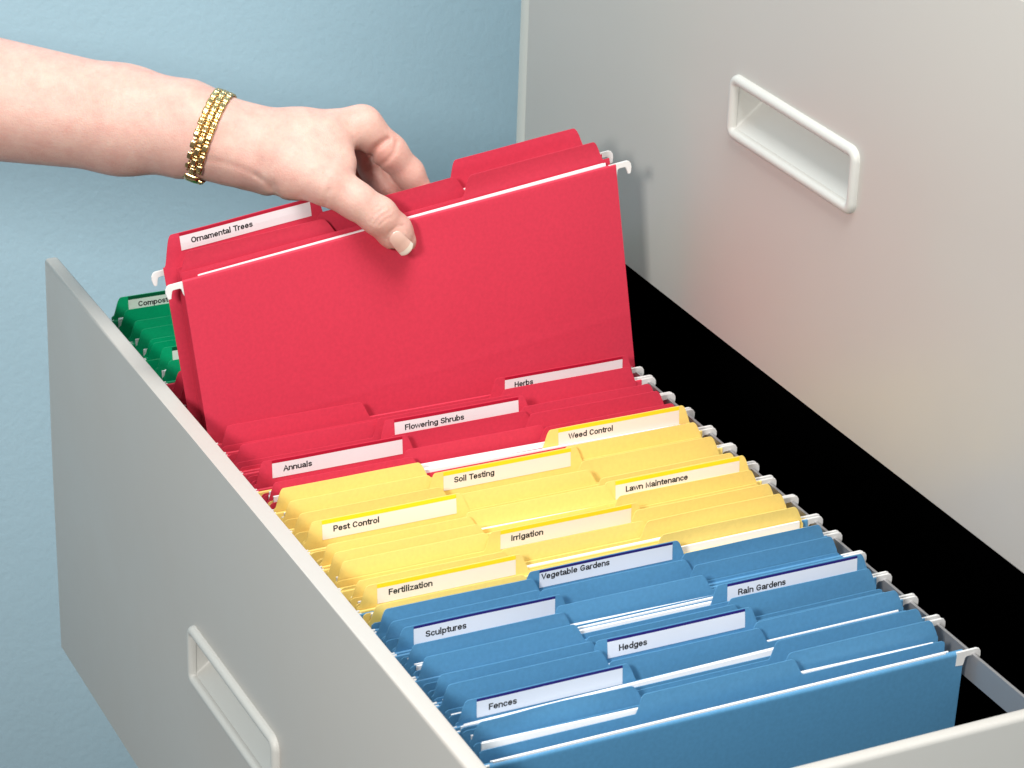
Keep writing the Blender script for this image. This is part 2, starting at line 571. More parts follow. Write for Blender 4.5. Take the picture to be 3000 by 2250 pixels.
# ---- order the cards so that none pass through another
FF = []   # (name key, color, pos, [(x, ztop, labelled)...])


def ff(key, color, pos, flaps, desc, text=None, tw=0, yoff=7.0, zup=0.0, wave=0.0, curl=None, group=None):
    FF.append(dict(key=key, color=color, pos=pos, flaps=[list(f) for f in flaps], desc=desc, text=text, tw=tw, yoff=yoff, zup=zup, wave=wave, curl=curl, group=group))


def fz(x, z):      # keep the same line of sight when the top edge is lower than -19
    return x + 1.35 * (z + 19)


def fl(x, z=-20.5):
    return (fz(x, z), z)


ZL = {'red': -17.0, 'yellow': -18.8, 'blue': -18.8, 'green': -18.0}
# green
ff('compost', 'green', 'L', [(-500.5, -18), fl(-482)], 'green file folder with a tab label reading Compost at the far end of the drawer', 'Compost', 22)
ff('g1', 'green', 'L', [fl(-462), fl(-448)], 'plain green file folder without a label next in front of the Compost folder')
ff('g2', 'green', 'L', [fl(-431), fl(-425, -21)], 'plain green file folder directly behind the green one with a blank white label')
ff('g3', 'green', 'L', [(-411, -18), fl(-394)], 'green file folder with an unreadable half-hidden white label beside the raised red folder', '', 0)
ff('r0', 'red', 'L', [(-378, -20), fl(-362)], 'dark shaded red file folder low behind the raised red hanging folder')
# red in the drawer
ff('r1', 'red', 'L', [(-289, -19), fl(-262, -21)], 'plain red file folder with left tab right in front of the raised red folder')
ff('herbs', 'red', 'R', [(-287.5 + 2.5, ZL['red']), fl(-272)], 'red file folder with right tab label reading Herbs', 'Herbs', 13.6)
ff('flow', 'red', 'C', [(-256.7 + 2.5, ZL['red']), fl(-239)], 'red file folder with centre tab label reading Flowering Shrubs', 'Flowering Shrubs', 41.2)
ff('c0', 'red', 'C', [fl(-262.5, -18), ], 'plain red file folder whose tab edge peeks over the Flowering Shrubs tab')
ff('ra', 'red', 'R', [fl(-244, -20), fl(-233, -20)], 'plain red file folder with right tab behind the last red right tab')
ff('annuals', 'red', 'L', [(-234 + 2.5, ZL['red']), fl(-207)], 'red file folder with left tab label reading Annuals', 'Annuals', 19.1)
ff('cb', 'red', 'C', [fl(-216, -20), (-202.2, -30)], 'plain red file folder with centre tab just behind the Soil Testing folder', curl=2.5)
ff('rc', 'red', 'R', [fl(-213, -20)], 'plain red file folder with right tab just behind the Weed Control folder')
# yellow
ff('y1', 'yellow', 'L', [(-198, -19), fl(-182, -21)], 'plain yellow file folder with left tab in front of the Annuals folder')
ff('weed', 'yellow', 'R', [(-206.9, ZL['yellow']), fl(-184)], 'yellow file folder with right tab label reading Weed Control', 'Weed Control', 31.7)
ff('soil', 'yellow', 'C', [(-180.7, ZL['yellow']), fl(-150)], 'yellow file folder with centre tab label reading Soil Testing', 'Soil Testing', 27.3)
ff('yr', 'yellow', 'R', [fl(-162, -20), fl(-137, -20)], 'plain yellow file folder with right tab between the Weed Control and Lawn Maintenance tabs')
ff('pest', 'yellow', 'L', [(-152, ZL['yellow']), fl(-124)], 'yellow file folder with left tab label reading Pest Control', 'Pest Control', 29.3)
ff('yl0', 'yellow', 'L', [fl(-165, -21)], 'plain yellow file folder with left tab directly behind the Pest Control tab')
ff('lawn', 'yellow', 'R', [(-129, ZL['yellow']), fl(-112.5)], 'yellow file folder with right tab label reading Lawn Maintenance', 'Lawn Maintenance', 43.3)
ff('yc', 'yellow', 'C', [fl(-127, -20)], 'plain yellow file folder with centre tab between the Soil Testing and Irrigation tabs')
ff('yl', 'yellow', 'L', [fl(-113, -20), fl(-101, -20)], 'plain yellow file folder with left tab between the Pest Control and Fertilization tabs', curl=2)
ff('irr', 'yellow', 'C', [(-100.9, ZL['yellow']), fl(-80)], 'yellow file folder with centre tab label reading Irrigation', 'Irrigation', 21)
ff('yr2', 'yellow', 'R', [fl(-92.5, -20), fl(-78, -20)], 'plain yellow file folder with right tab in front of the Lawn Maintenance tab')
ff('fert', 'yellow', 'L', [(-70.5, ZL['yellow']), fl(-49, -22.5)], 'yellow file folder with left tab label reading Fertilization', 'Fertilization', 27.2)
ff('yl2', 'yellow', 'L', [fl(-78, -21)], 'plain yellow file folder with left tab directly behind the Fertilization tab')
ff('yr3', 'yellow', 'R', [fl(-60, -20), (-71.0, -29.9)], 'plain yellow file folder, last yellow right tab before the blue folders', curl=2.5)
# blue
ff('b1', 'blue', 'L', [(-42.5, -19), fl(-30, -22)], 'plain blue file folder with left tab between the Fertilization and Sculptures tabs')
ff('veg', 'blue', 'C', [(-49.7, ZL['blue']), fl(-28)], 'blue file folder with centre tab label reading Vegetable Gardens', 'Vegetable Gardens', 44.5, yoff=1.0, zup=2.0)
ff('br', 'blue', 'R', [(-34.5, -19), fl(-20, -20)], 'plain blue file folder with right tab behind the Rain Gardens tab')
ff('scul', 'blue', 'L', [(-19.7, ZL['blue']), fl(-2)], 'blue file folder with left tab label reading Sculptures', 'Sculptures', 25)
ff('bc', 'blue', 'C', [fl(-8, -20), (4.3, -28.5), (8.8, -29.2)], 'plain blue file folder with centre tab in front of the Vegetable Gardens tab', curl=2)
ff('bl2', 'blue', 'L', [fl(12.5, -20)], 'plain blue file folder with left tab next in front of the Sculptures tab', curl=1.5)
ff('rain', 'blue', 'R', [(5.8, ZL['blue']), fl(22)], 'blue file folder with right tab label reading Rain Gardens', 'Rain Gardens', 31.6)
ff('bl3', 'blue', 'L', [fl(32.5, -20), fl(42.5, -20)], 'plain blue file folder with left tab directly behind the Fences tab')
ff('hedg', 'blue', 'C', [(34.6, ZL['blue']), fl(55)], 'blue file folder with centre tab label reading Hedges', 'Hedges', 17.5)
ff('c1', 'blue', 'C', [fl(28, -20)], 'plain blue file folder with centre tab peeking out behind the Hedges tab')
ff('br3', 'blue', 'R', [fl(50, -20), fl(72, -20), (69.0, -29.8)], 'plain blue file folder with right tab in front of the Rain Gardens tab')
ff('fenc', 'blue', 'L', [(61.6, ZL['blue']), fl(82, -21)], 'blue file folder with left tab label reading Fences', 'Fences', 16.5, wave=1.0)
ff('last', 'blue', 'R', [fl(86, -20.5)], 'plain blue file folder with right tab second from the front of the drawer')
ff('last_c', 'blue', 'C', [fl(92, -20)], 'plain blue file folder with centre tab at the very front of the drawer')

# hanging folders: x of the front sheet at its top (z=-31)
HZT = -32.4
HANG = [('green', -457), ('green', -430), ('green', -390), ('red', -352),
        ('red', -279), ('red', -252), ('red', -226),
        ('yellow', -197), ('yellow', -171), ('yellow', -143), ('yellow', -122), ('yellow', -95), ('yellow', -67),
        ('blue', -45), ('blue', -18), ('blue', 10), ('blue', 38), ('blue', 64), ('blue', 103)]
LEAN = -0.10
ZR_ = 31.0      # the height at which the order is settled
cards = []
for f in FF:
    for i, fp in enumerate(f['flaps']):
        cards.append(dict(x=fp[0] - LEAN * (ZR_ + fp[1]), ref=(f, i), h=.25))
hang_sheets = []
for k, (c, x) in enumerate(HANG):
    xb = (HANG[k - 1][1] + 1.9) if k else x - 40
    if k == 4:
        xb = -294
    h = dict(color=c, xf=x, xb=xb)
    hang_sheets.append(h)
    cards.append(dict(x=x, ref=(h, 'xf'), h=.5))
    cards.append(dict(x=xb, ref=(h, 'xb'), h=.5))
# papers: (folder, x at the body edge, top, thickness)
PAP = [('compost', -492, -29.5, 3), ('g1', -455, -29.2, 2), ('g2', -437, -29.2, 2.4), ('g3', -401.5, -29.4, 2.4), ('r0', -366, -29.5, 2.4),
       ('r1', -280.5, -31, 2.2), ('herbs', -275, -31.9, 1.6), ('flow', -249.5, -31.9, 2.2), ('ra', -241.5, -31.9, 1.2), ('annuals', -223.5, -31.9, 3.2),
       ('rc', -211, -28.3, 1.0), ('cb', -204.6, -29.2, 1.4), ('y1', -188.5, -31.9, 2.0), ('weed', -186, -31.9, 1.5), ('soil', -157, -31.9, 2.0), ('yr', -148, -31.9, 1.5),
       ('pest', -136.5, -31.9, 3.0), ('lawn', -114.8, -31.9, 1.6), ('yl', -104.5, -31.9, 1.6), ('irr', -83, -31.9, 1.6), ('yl2', -74.8, -31.9, 1.2),
       ('fert', -73.2, -29.3, 1.6), ('yr3', -58.5, -29.4, 1.3), ('b1', -50.5, -31.9, 1.2), ('veg', -30.5, -31.9, 1.5), ('br', -20.8, -31.9, 1.5),
       ('scul', -11, -31.6, 1.5), ('bc', 2.2, -28.2, 1.5), ('bl2', 6.6, -28.0, 1.6), ('rain', 19.2, -31.9, 3.2), ('bl3', 34.0, -29.8, 1.5), ('hedg', 54.0, -30.1, 1.0),
       ('br3', 65.2, -28.6, 1.8), ('last', 78.8, -31.6, 1.5), ('last_c', 89.5, -29.6, 1.8), ('fenc', 73, -33, 1.5), ('front', 101.0, -31.3, 1.8)]
SKEW = {'br3': 2.0, 'last_c': -2.2, 'hedg': .3, 'cb': -2.0, 'rc': -1.4, 'bc': .5, 'bl2': -.6, 'yr3': .4, 'fert': .3}
EXPL = {'rc', 'cb', 'yr3', 'bc', 'bl2', 'hedg', 'br3', 'last_c', 'front', 'fert', 'compost', 'g1', 'g2', 'g3', 'r0'}
PAPD = []
for (k, x, zt, th) in PAP:
    if k not in EXPL:            # just behind the front flap of its folder, a little askew under left-hand tabs
        f = [q for q in FF if q['key'] == k][0]
        fx, fzt = f['flaps'][1 if len(f['flaps']) > 1 else 0]
        th = min(th, 2.0)
        x = fx - LEAN * (ZR_ + fzt) - .75 - th / 2
        zt = -31.0 if f['pos'] == 'L' else -32.2
        if f['pos'] == 'L':
            SKEW[k] = -2.0
    p = dict(key=k, zt=zt, th=th, x=x)
    PAPD.append(p)
    cards.append(dict(x=x, ref=(p, 'x'), h=th / 2))
cards.sort(key=lambda c: c['x'])
for it in range(1500):
    moved = False
    for a, b in zip(cards, cards[1:]):
        d_ = b['x'] - a['x']
        gap = a['h'] + b['h'] + .45
        if d_ < gap - 1e-3:
            s = (gap - d_) / 2
            a['x'] -= s
            b['x'] += s
            moved = True
    if not moved:
        break
for c in cards:
    o, i = c['ref']
    if 'flaps' in o:
        o['flaps'][i][0] = c['x'] + LEAN * (ZR_ + o['flaps'][i][1])
    else:
        o[i] = c['x']

ORD = {}
for n, f in enumerate(FF):
    t = thing('file_folder', f['desc'], 'file folder')
    m = CARD[f['color']]
    order = ['back_flap', 'front_flap', 'front_flap', 'front_flap'] if len(f['flaps']) >= 2 else ['front_flap']
    for i, (x, zt) in enumerate(f['flaps']):
        lab = f['text'] is not None and i == 0
        cur = random.uniform(-.5, .5)
        wv = random.uniform(.1, .3)
        if i == 1 and f['wave']:
            wv = f['wave']
        xf = Surf(x - LEAN * (ZR_ + zt), -ZR_, LEAN, cur, wv, seed=n * 7 + i)
        zb = -30.5 + random.uniform(-.4, .4)
        if zt < -25:      # low front flap without a tab
            ct = [(y, zt - (2 - min(2, y - 33.2, 321.5 - y)) ** 2 * .35) for y in [33.2, 33.9, 35.2] + list(np.linspace(40, 315, 24)) + [319.5, 320.8, 321.5]]
        else:
            ct = tab_contour(f['pos'], lab, zt + random.uniform(-.15, .15), zb, 33.2, 321.5)
        o = sheet(order[i], ct, -238, xf, 0.38, m, t)
        if lab:
            add_label(f['text'], f['tw'], f['color'], f['pos'], xf, zt, t, f['yoff'], f['zup'])
    t.location = (0, 0, 0)


# ---- hanging folders
def hook_mesh(th=1.3):
    """white end hook, drawn in y (outwards) and z, top at z=0; y=0 is the edge of the card"""
    P = [(-5, 0), (8.6, 0), (10.2, -0.7), (11.4, -2.6), (11.6, -5), (11.0, -8.2), (10.2, -9.4), (8.6, -9.2), (8.1, -7.0), (7.4, -4.7), (6.6, -4.0),
         (2.4, -4.0), (1.3, -4.8), (0.6, -8.2), (0.1, -9.4), (-5, -9.0)]
    n = len(P)
    vs = [Vector((th / 2 * s, y, z)) * MM for s in (1, -1) for (y, z) in P]
    bm = bmesh.new()
    a = [bm.verts.new(v) for v in vs]
    bm.faces.new(a[:n])
    bm.faces.new(a[n:][::-1])
    for i in range(n):
        j = (i + 1) % n
        bm.faces.new((a[i], a[n + i], a[n + j], a[j]))
    bmesh.ops.recalc_face_normals(bm, faces=bm.faces)
    es = [e for e in bm.edges if abs((e.verts[0].co - e.verts[1].co).x) < 1e-6]
    bmesh.ops.bevel(bm, geom=es, offset=.25 * MM, segments=2, affect='EDGES')
    me = bpy.data.meshes.new('hook')
    bm.to_mesh(me)
    bm.free()
    me.materials.append(M_HOOK)
    return me


HOOK = hook_mesh()


def hook(parent, x, y, z, flip, roll=0.0):
    o = bpy.data.objects.new('hook', HOOK)
    COL.objects.link(o)
    o.parent = parent
    o.location = Vector((x, y, z)) * MM
    if flip:
        o.scale = (1, -1, 1)
    return o


def hang_sheet(name, x, zt, y0, y1, zbot, m, parent, sgn, lean, bulge=0.0, curlr=1.2):
    """card folded over its rod at the top: sgn=+1 faces +x"""
    ys = np.linspace(y0, y1, 26)
    prof = []
    for k in range(9):                       # fold over the rod
        a = math.pi * (1 - k / 8.0)
        prof.append((-sgn * (-math.cos(math.pi * k / 8.0)) * 0 + curlr * math.cos(a) * sgn, -curlr + curlr * math.sin(a)))
    down = [3, 6, 10, 15, 22, 35, 60, 110, 160]
    prof = [(-curlr * sgn, -9)] + prof + [(curlr * sgn, -d) for d in down] + [(curlr * sgn, zbot - zt)]
    vs, fs = [], []
    nm = len(prof)
    for side in (0, 1):
        for y in ys:
            v = (y - y0) / (y1 - y0)
            for k, (px, pz) in enumerate(prof):
                off = 0.0
                if side:
                    # inner skin
                    if k == 0:
                        off_x, off_z = .35 * sgn, 0
                    elif k <= 9:
                        a = math.pi * (1 - (k - 1) / 8.0)
                        off_x, off_z = -.35 * math.cos(a) * sgn, -.35 * math.sin(a)
                    else:
                        off_x, off_z = -.35 * sgn, 0
                else:
                    off_x = off_z = 0
                b = bulge * math.sin(math.pi * v) * math.sin(math.pi * min(1, -pz / 200.0))
                w = .25 * math.sin(y / 47.0 + x) * max(0, 1 + pz / 60)
                vs.append(Vector((x + px + off_x + lean * pz + b + w - curlr * sgn, y, zt + pz + off_z)) * MM)
    n = len(ys)
    o = n * nm
    for i in range(n - 1):
        for j in range(nm - 1):
            a, b, c, d = i * nm + j, i * nm + j + 1, (i + 1) * nm + j + 1, (i + 1) * nm + j
            fs.append((a, d, c, b))
            fs.append((o + a, o + b, o + c, o + d))
        for j in (0, nm - 1):
            fs.append((i * nm + j, o + i * nm + j, o + (i + 1) * nm + j, (i + 1) * nm + j))
    for j in range(nm - 1):
        for e in (0, (n - 1) * nm):
            fs.append((e + j, e + j + 1, o + e + j + 1, o + e + j))
    ob = mesh_obj(name, vs, fs, m, parent, smooth=True)
    bm = bmesh.new()
    bm.from_mesh(ob.data)
    bmesh.ops.recalc_face_normals(bm, faces=bm.faces)
    bm.to_mesh(ob.data)
    bm.free()
    ob.data.set_sharp_from_angle(angle=math.radians(60))
    return ob


HDESC = ['behind the green folders at the far end', 'holding the first plain green folder', 'holding the green folder with the hidden white label', 'in the shade behind the raised red folder',
         'holding the Herbs folder', 'holding the Flowering Shrubs folder', 'holding the Annuals folder',
         'holding the Weed Control folder', 'holding the Soil Testing folder', 'holding the Pest Control folder', 'holding the Lawn Maintenance folder',
         'holding the Irrigation folder', 'holding the Fertilization folder', 'holding the Vegetable Gardens folder', 'holding the Sculptures folder',
         'holding the Rain Gardens folder', 'holding the Hedges folder', 'just behind the Fences folder',
         'frontmost, its whole face showing']
for k, h in enumerate(hang_sheets):
    t = thing('hanging_folder', '%s hanging folder with white end hooks, %s' % (h['color'], HDESC[k]), 'hanging folder', group='hanging folders on the drawer rails')
    m = CARD[h['color']]
    front = k == len(hang_sheets) - 1
    hang_sheet('front_sheet', h['xf'] + LEAN * (ZR_ + HZT), HZT, 29, 327, -240, m, t, 1, 0.02 if front else LEAN, bulge=0, curlr=2.0 if front else .8)
    hang_sheet('back_sheet', h['xb'] + LEAN * (ZR_ + HZT), HZT, 29, 327, -240, m, t, -1, LEAN, curlr=.8)
    jz = random.uniform(-.2, .3)
    for key, dx in (('xf', -.5), ('xb', .45)):
        hook(t, h[key] + dx, 327, HZT + 0.1 + jz, False)
        hook(t, h[key] + dx, 29, HZT + 0.1 + jz, True)

# ---- paper inside the folders
used = {}
desc_by = {f['key']: f for f in FF}
desc_by['front'] = dict(text=None, desc='frontmost blue hanging folder, their edge doubling as its fold highlight')  # white paper edge thickened to stand in for the highlight on the fold
for p in PAPD:
    k, xc, zt, th = p['key'], p['x'], p['zt'], p['th']
    f = desc_by[k]
    if f['text']:
        d = 'white papers filed at the %s folder, only their top edge showing' % f['text']
    else:
        d = 'white papers in ' + f['desc'].replace('plain ', '').replace('file folder', 'folder')
    words = d.split()
    d = ' '.join(words[:16])
    ns = max(1, min(5, int(th / .75)))
    t = thing('paper_stack', d, 'papers', group='white papers in the folders')
    for j in range(ns):
        w = th / ns
        xs = xc - th / 2 + w * (j + .5)
        y0 = 36 + random.uniform(-1.2, 1.8)
        y1 = 317 + random.uniform(-2, 1)
        zz = zt + random.uniform(-.5, .1)
        xf = Surf(xs, -ZR_, 0.02 if k == 'front' else LEAN, 0, 0, seed=j)
        vs, fs = [], []
        ys = [y0, y0 + 60, y0 + 140, y0 + 220, y1]
        for y in ys:
            for zq in (zz + SKEW.get(k, 0) * (y - 176) / 140, -60, -91, -230):
                for sx in (-w * .42, w * .42):
                    vs.append(Vector((xf(y, zq) + sx, y, zq)) * MM)
        for i in range(4):
            a = i * 8
            for (p, q) in ((0, 1), (1, 3), (3, 5), (5, 7), (7, 6), (6, 4), (4, 2), (2, 0)):
                fs.append((a + p, a + q, a + 8 + q, a + 8 + p))
        for q in (0, 2, 4):
            fs.append((q, q + 2, q + 3, q + 1))
            fs.append((32 + q, 33 + q, 35 + q, 34 + q))
        o = mesh_obj('sheet', vs, fs, M_PAPER, t)

# ------------------------------------------------------------------ the raised red hanging folder
RO = Vector((-309.90865366, 18.3602198, 74.69915037)) * MM
RM = Matrix(((0.9968037065933083, -0.009172788896888388, -0.07936139153073654),
             (0.0001549306124476768, 0.9936066195386464, -0.11289757130022351),
             (0.07988958954924644, 0.11252442202845055, 0.9904321823975714)))
MW = Matrix.Translation(RO) @ RM.to_4x4()


def rthing(name, label, cat, group=None):
    t = thing(name, label, cat, group=group)
    t.matrix_world = MW
    return t


rh = rthing('hanging_folder', 'red hanging folder being lifted out of the drawer by the hand', 'hanging folder', group='hanging folders on the drawer rails')
WR = 303.0


def rsheet_front():
    ys = np.linspace(0, WR, 60)
    zs = list(-np.array([0.0, 1.2, 2.5, 5, 9, 14, 20, 28, 38, 50, 64, 80, 88, 91, 94, 97, 110, 130, 160, 200, 235]))
    return ys, zs


def raised_sheet(name, x, sgn, crease=None, tilt=0.0):
    ys = np.linspace(0, WR, 61)
    rows = [(-1.2 * sgn * 2, -9)] + [(-1.2 * sgn + 1.2 * math.cos(math.pi * (1 - k / 8)) * sgn, -1.2 + 1.2 * math.sin(math.pi * k / 8)) for k in range(9)]
    rows += [(0, -d) for d in (4, 8, 14, 22, 32, 44, 58, 74, 88, 96, 104.5, 106, 107.5, 109, 116, 130, 160, 200, 235)]
    vs, fs = [], []
    for side in (0, 1):
        for y in ys:
            v = y / WR
            for k, (px, pz) in enumerate(rows):
                ox = oz = 0
                if side:
                    if k == 0:
                        ox = .35 * sgn
                    elif k <= 9:
                        a = math.pi * (1 - (k - 1) / 8)
                        ox, oz = -.35 * math.cos(a) * sgn, -.35 * math.sin(a)
                    else:
                        ox = -.35 * sgn
                b = 1.6 * sgn * math.sin(math.pi * v) * math.sin(math.pi * min(1, -pz / 220)) + tilt * pz
                # pressed in under the thumb
                if sgn > 0:
                    b -= 0.9 * math.exp(-((y - 148) / 42) ** 2 - ((pz + 12) / 26) ** 2)
                    # scored fold line
                    b += .10 * math.exp(-((pz + 106.5) / 1.2) ** 2)
                    b += 0.2 * math.sin(y / 31.0 + pz / 47) * min(1, -pz / 40) + .08 * math.sin(y / 13.0 - pz / 60) * min(1, -pz / 40)
                vs.append(Vector((x + px + ox + b, y, pz + oz)) * MM)
    n, nm = len(ys), len(rows)
    o = n * nm
    for i in range(n - 1):
        for j in range(nm - 1):
            a, b, c, d = i * nm + j, i * nm + j + 1, (i + 1) * nm + j + 1, (i + 1) * nm + j
            fs.append((a, d, c, b))
            fs.append((o + a, o + b, o + c, o + d))
        for j in (0, nm - 1):
            fs.append((i * nm + j, o + i * nm + j, o + (i + 1) * nm + j, (i + 1) * nm + j))
    for j in range(nm - 1):
        for e in (0, (n - 1) * nm):
            fs.append((e + j, e + j + 1, o + e + j + 1, o + e + j))
    bm = bmesh.new()
    bv = [bm.verts.new(v) for v in vs]
    for f in fs:
        bm.faces.new([bv[i] for i in f])
    ob = bm_obj(name, bm, CARD['red'], rh, smooth=True)
    return ob


raised_sheet('front_sheet', 0.0, 1)
raised_sheet('back_sheet', -28.0, -1, tilt=-0.06)
for y, fx in ((WR, False), (0, True)):
    o = hook(rh, -1.2, y, 0.1 if not fx else -.6, fx)
    o = hook(rh, -26.8, y, 0.1, fx)
# pleated gusset at each end
for (yy, s) in ((2.0, 1), (WR - 2.0, -1)):
    nz = [(-4, 0), (-20, 0), (-60, 0), (-120, 0), (-180, 0), (-232, 0)]
    xsn = np.linspace(-26.5, -0.5, 11)
    vs, fs = [], []
    for q, x in enumerate(xsn):
        dy = s * (0.6 if q % 2 else 5.5) if 0 < q < 10 else s * .3
        for zq, _ in nz:
            xx = -.5 + (x + .5) * (1 - .5 * min(1, max(0, (-zq) / 240)))
            vs.append(Vector((xx, yy + dy, zq - (6 if 0 < q < 10 else 0))) * MM)
    m_ = len(nz)
    for q in range(10):
        for j in range(m_ - 1):
            fs.append((q * m_ + j, q * m_ + j + 1, (q + 1) * m_ + j + 1, (q + 1) * m_ + j))
    mesh_obj('gusset', vs, fs, CARD['red'], rh)


def rcontour(b0, t0, t1, b1, ztop, zb, y0, y1, tilt=0.0):
    def zf(y):
        if y < t0:
            return zb + (ztop - zb) * shoulder((y - b0) / (t0 - b0))
        if y > t1:
            return zb + (ztop - zb) * shoulder((b1 - y) / (b1 - t1))
        return ztop
    ys = set([y0, y1]) | set(np.linspace(y0, y1, 30)) | set(np.linspace(b0, t0, 12)) | set(np.linspace(t1, b1, 12))
    return [(float(y), float(zf(y) + tilt * (y - t0))) for y in sorted(ys)]


def rflap(name, parent, x, ct, seed, lean=0.04, curl=.6, wave=.4):
    xf = Surf(x, 3.0, lean, curl, wave, seed)
    sheet(name, ct, -225, xf, .38, CARD['red'], parent)
    return xf


t = rthing('file_folder', 'red file folder with a tab label reading Ornamental Trees, held in the raised folder', 'file folder')
xf = rflap('back_flap', t, -18, rcontour(-4.5, 3.5, 98.5, 106, 24.6, 4.5, -5.5, 300), 1, lean=-.03)
add_label('Ornamental Trees', 41.2, 'red', 'L', xf, 24.6, t, ly=7.8, lw=87.8)
rflap('front_flap', t, -8.5, rcontour(2.5, 10, 97, 108, 15.2, 3.2, 1.5, 300, tilt=-.028), 2, wave=.2)
t = rthing('file_folder', 'red file folder with right tab rising highest out of the raised folder', 'file folder')
rflap('back_flap', t, -22.5, rcontour(193, 200.5, 285, 293, 23, 7, 1.5, 301), 3, lean=-.03)
rflap('front_flap', t, -5.5, rcontour(194.5, 202.5, 289.5, 297, 17.2, 3.2, 1.5, 301.5), 4, wave=.3)
t = rthing('file_folder', 'red file folder with centre tab between the two others in the raised folder', 'file folder')
rflap('front_flap', t, -13.2, rcontour(94, 101, 191, 200.5, 15.6, 4, 1.5, 300), 5, wave=.3)
for (x, ya, yb, zt, dd) in ((-2.9, 11, 296, 0.6, 'white papers just behind the front of the raised red folder'),
                            (-15.6, 11, 296, 5.0, 'white papers at the Ornamental Trees folder in the raised red folder')):
    t = rthing('paper_stack', dd, 'papers', group='white papers in the folders')
    for j in range(2):
        vs, fs = [], []
        a, b = ya + random.uniform(-1, 1), yb + random.uniform(-1, 1)
        zz = zt - abs(random.uniform(0, .5))
        x_ = x + (j - .5) * .7
        # the sheets stand a little higher towards the right-hand end
        rise = 1.5 if x > -5 else 0
        vs = [Vector(v) * MM for v in ((x_ - .33, a, zz), (x_ + .33, a, zz), (x_ + .33, b, zz + rise), (x_ - .33, b, zz + rise),
                                       (x_ - .33, a, -220), (x_ + .33, a, -220), (x_ + .33, b, -220), (x_ - .33, b, -220))]
        fs = [(0, 1, 2, 3), (4, 7, 6, 5), (0, 4, 5, 1), (1, 5, 6, 2), (2, 6, 7, 3), (3, 7, 4, 0)]
        mesh_obj('sheet', vs, fs, M_PAPER, t)

# ------------------------------------------------------------------ hand and forearm
# the hand's own frame: X along the arm towards the fingertips, Y up, Z out of the back of the thumb side (millimetres)
HP = Vector((-0.3686435109, 0.10650204913, 0.12153202035))
HM = Matrix.Translation(HP) @ Matrix(RC).to_4x4()
K = 0.09834477


def P(cx, cy, z=0.0):
    return np.array([(cx - 1000) * K, -(cy - 700) * K, z], dtype=np.float32)


CONES = [   # start, end, radius at start, radius at end, blend
    (P(-2900, 40, -8), P(-1250, 250, 2), 46, 42, 8),
    (P(-1250, 250, 2), P(0, 455, 8), 42, 33, 8),
    (P(-1250, 260, -22), P(0, 450, -14), 38, 29, 8),
    (P(0, 455, 8), P(400, 510, 12), 33, 27.5, 12),
    (P(0, 450, -14), P(420, 500, -8), 29, 25, 12),
    (P(400, 510, 12), P(640, 560, 12), 27.5, 20.5, 14),
    (P(420, 500, -8), P(660, 555, -6), 25, 18.5, 14),
    (P(430, 585, 14), P(700, 660, 12), 21, 16, 12),
    # palm
    (P(640, 560, 12), P(1120, 540, 9), 20.5, 13.5, 14),
    (P(1120, 540, 9), P(1520, 478, -3), 13.5, 12.0, 10),
    (P(660, 560, -6), P(1470, 462, -22), 18, 11.0, 12),
    (P(660, 600, -8), P(1390, 520, -38), 16, 10.5, 12),
    (P(660, 640, -8), P(1300, 620, -50), 14, 9.5, 12),
    (P(700, 690, 10), P(1060, 760, 20), 15, 18.5, 14),
    (P(860, 640, 6), P(1280, 650, 12), 19, 14.5, 16),
    (P(1060, 760, 20), P(1330, 880, 30), 18.0, 13.6, 12),
    (P(1150, 640, 10), P(1400, 760, 18), 17, 9.5, 14),
    (P(800, 815, 6), P(915, 845, 10), 7.0, 8.4, 6),
    # thumb
    (P(1330, 880, 30), P(1500, 985, 29), 13.4, 11.2, 6),
    (P(1500, 985, 29), P(1645, 1080, 25), 11.2, 11.6, 6),
    (P(1645, 1080, 25), P(1745, 1175, 16), 11.5, 10.8, 5),
    (P(1745, 1175, 16), P(1798, 1238, 10.5), 10.8, 8.4, 5),
    # index finger
    (P(1530, 480, -3), P(1700, 640, -14), 12.0, 10.8, 7),
    (P(1700, 640, -14), P(1822, 770, -24), 10.8, 9.6, 5),
    (P(1822, 770, -24), P(1925, 940, -35), 9.6, 8.2, 4),
    (P(1925, 940, -35), P(1950, 1080, -38), 8.2, 7.0, 4),
]
CONES2 = [  # the fingers behind, kept apart from the index finger
    (P(1470, 470, -24), P(1590, 720, -34), 11.0, 10.2, 6),
    (P(1590, 720, -34), P(1672, 850, -33), 10.2, 9.0, 4),
    (P(1672, 850, -33), P(1760, 1040, -38), 9.0, 7.4, 4),
]
CONES3 = [
    (P(1390, 530, -40), P(1430, 740, -52), 10.5, 9.2, 6),
    (P(1430, 740, -52), P(1540, 900, -44), 9.2, 8.0, 4),
    (P(1540, 900, -44), P(1630, 1060, -44), 8.0, 7.0, 4),
    (P(1300, 620, -50), P(1320, 780, -62), 9.5, 8.0, 6),
    (P(1320, 780, -62), P(1420, 930, -58), 8.0, 6.6, 4),
]
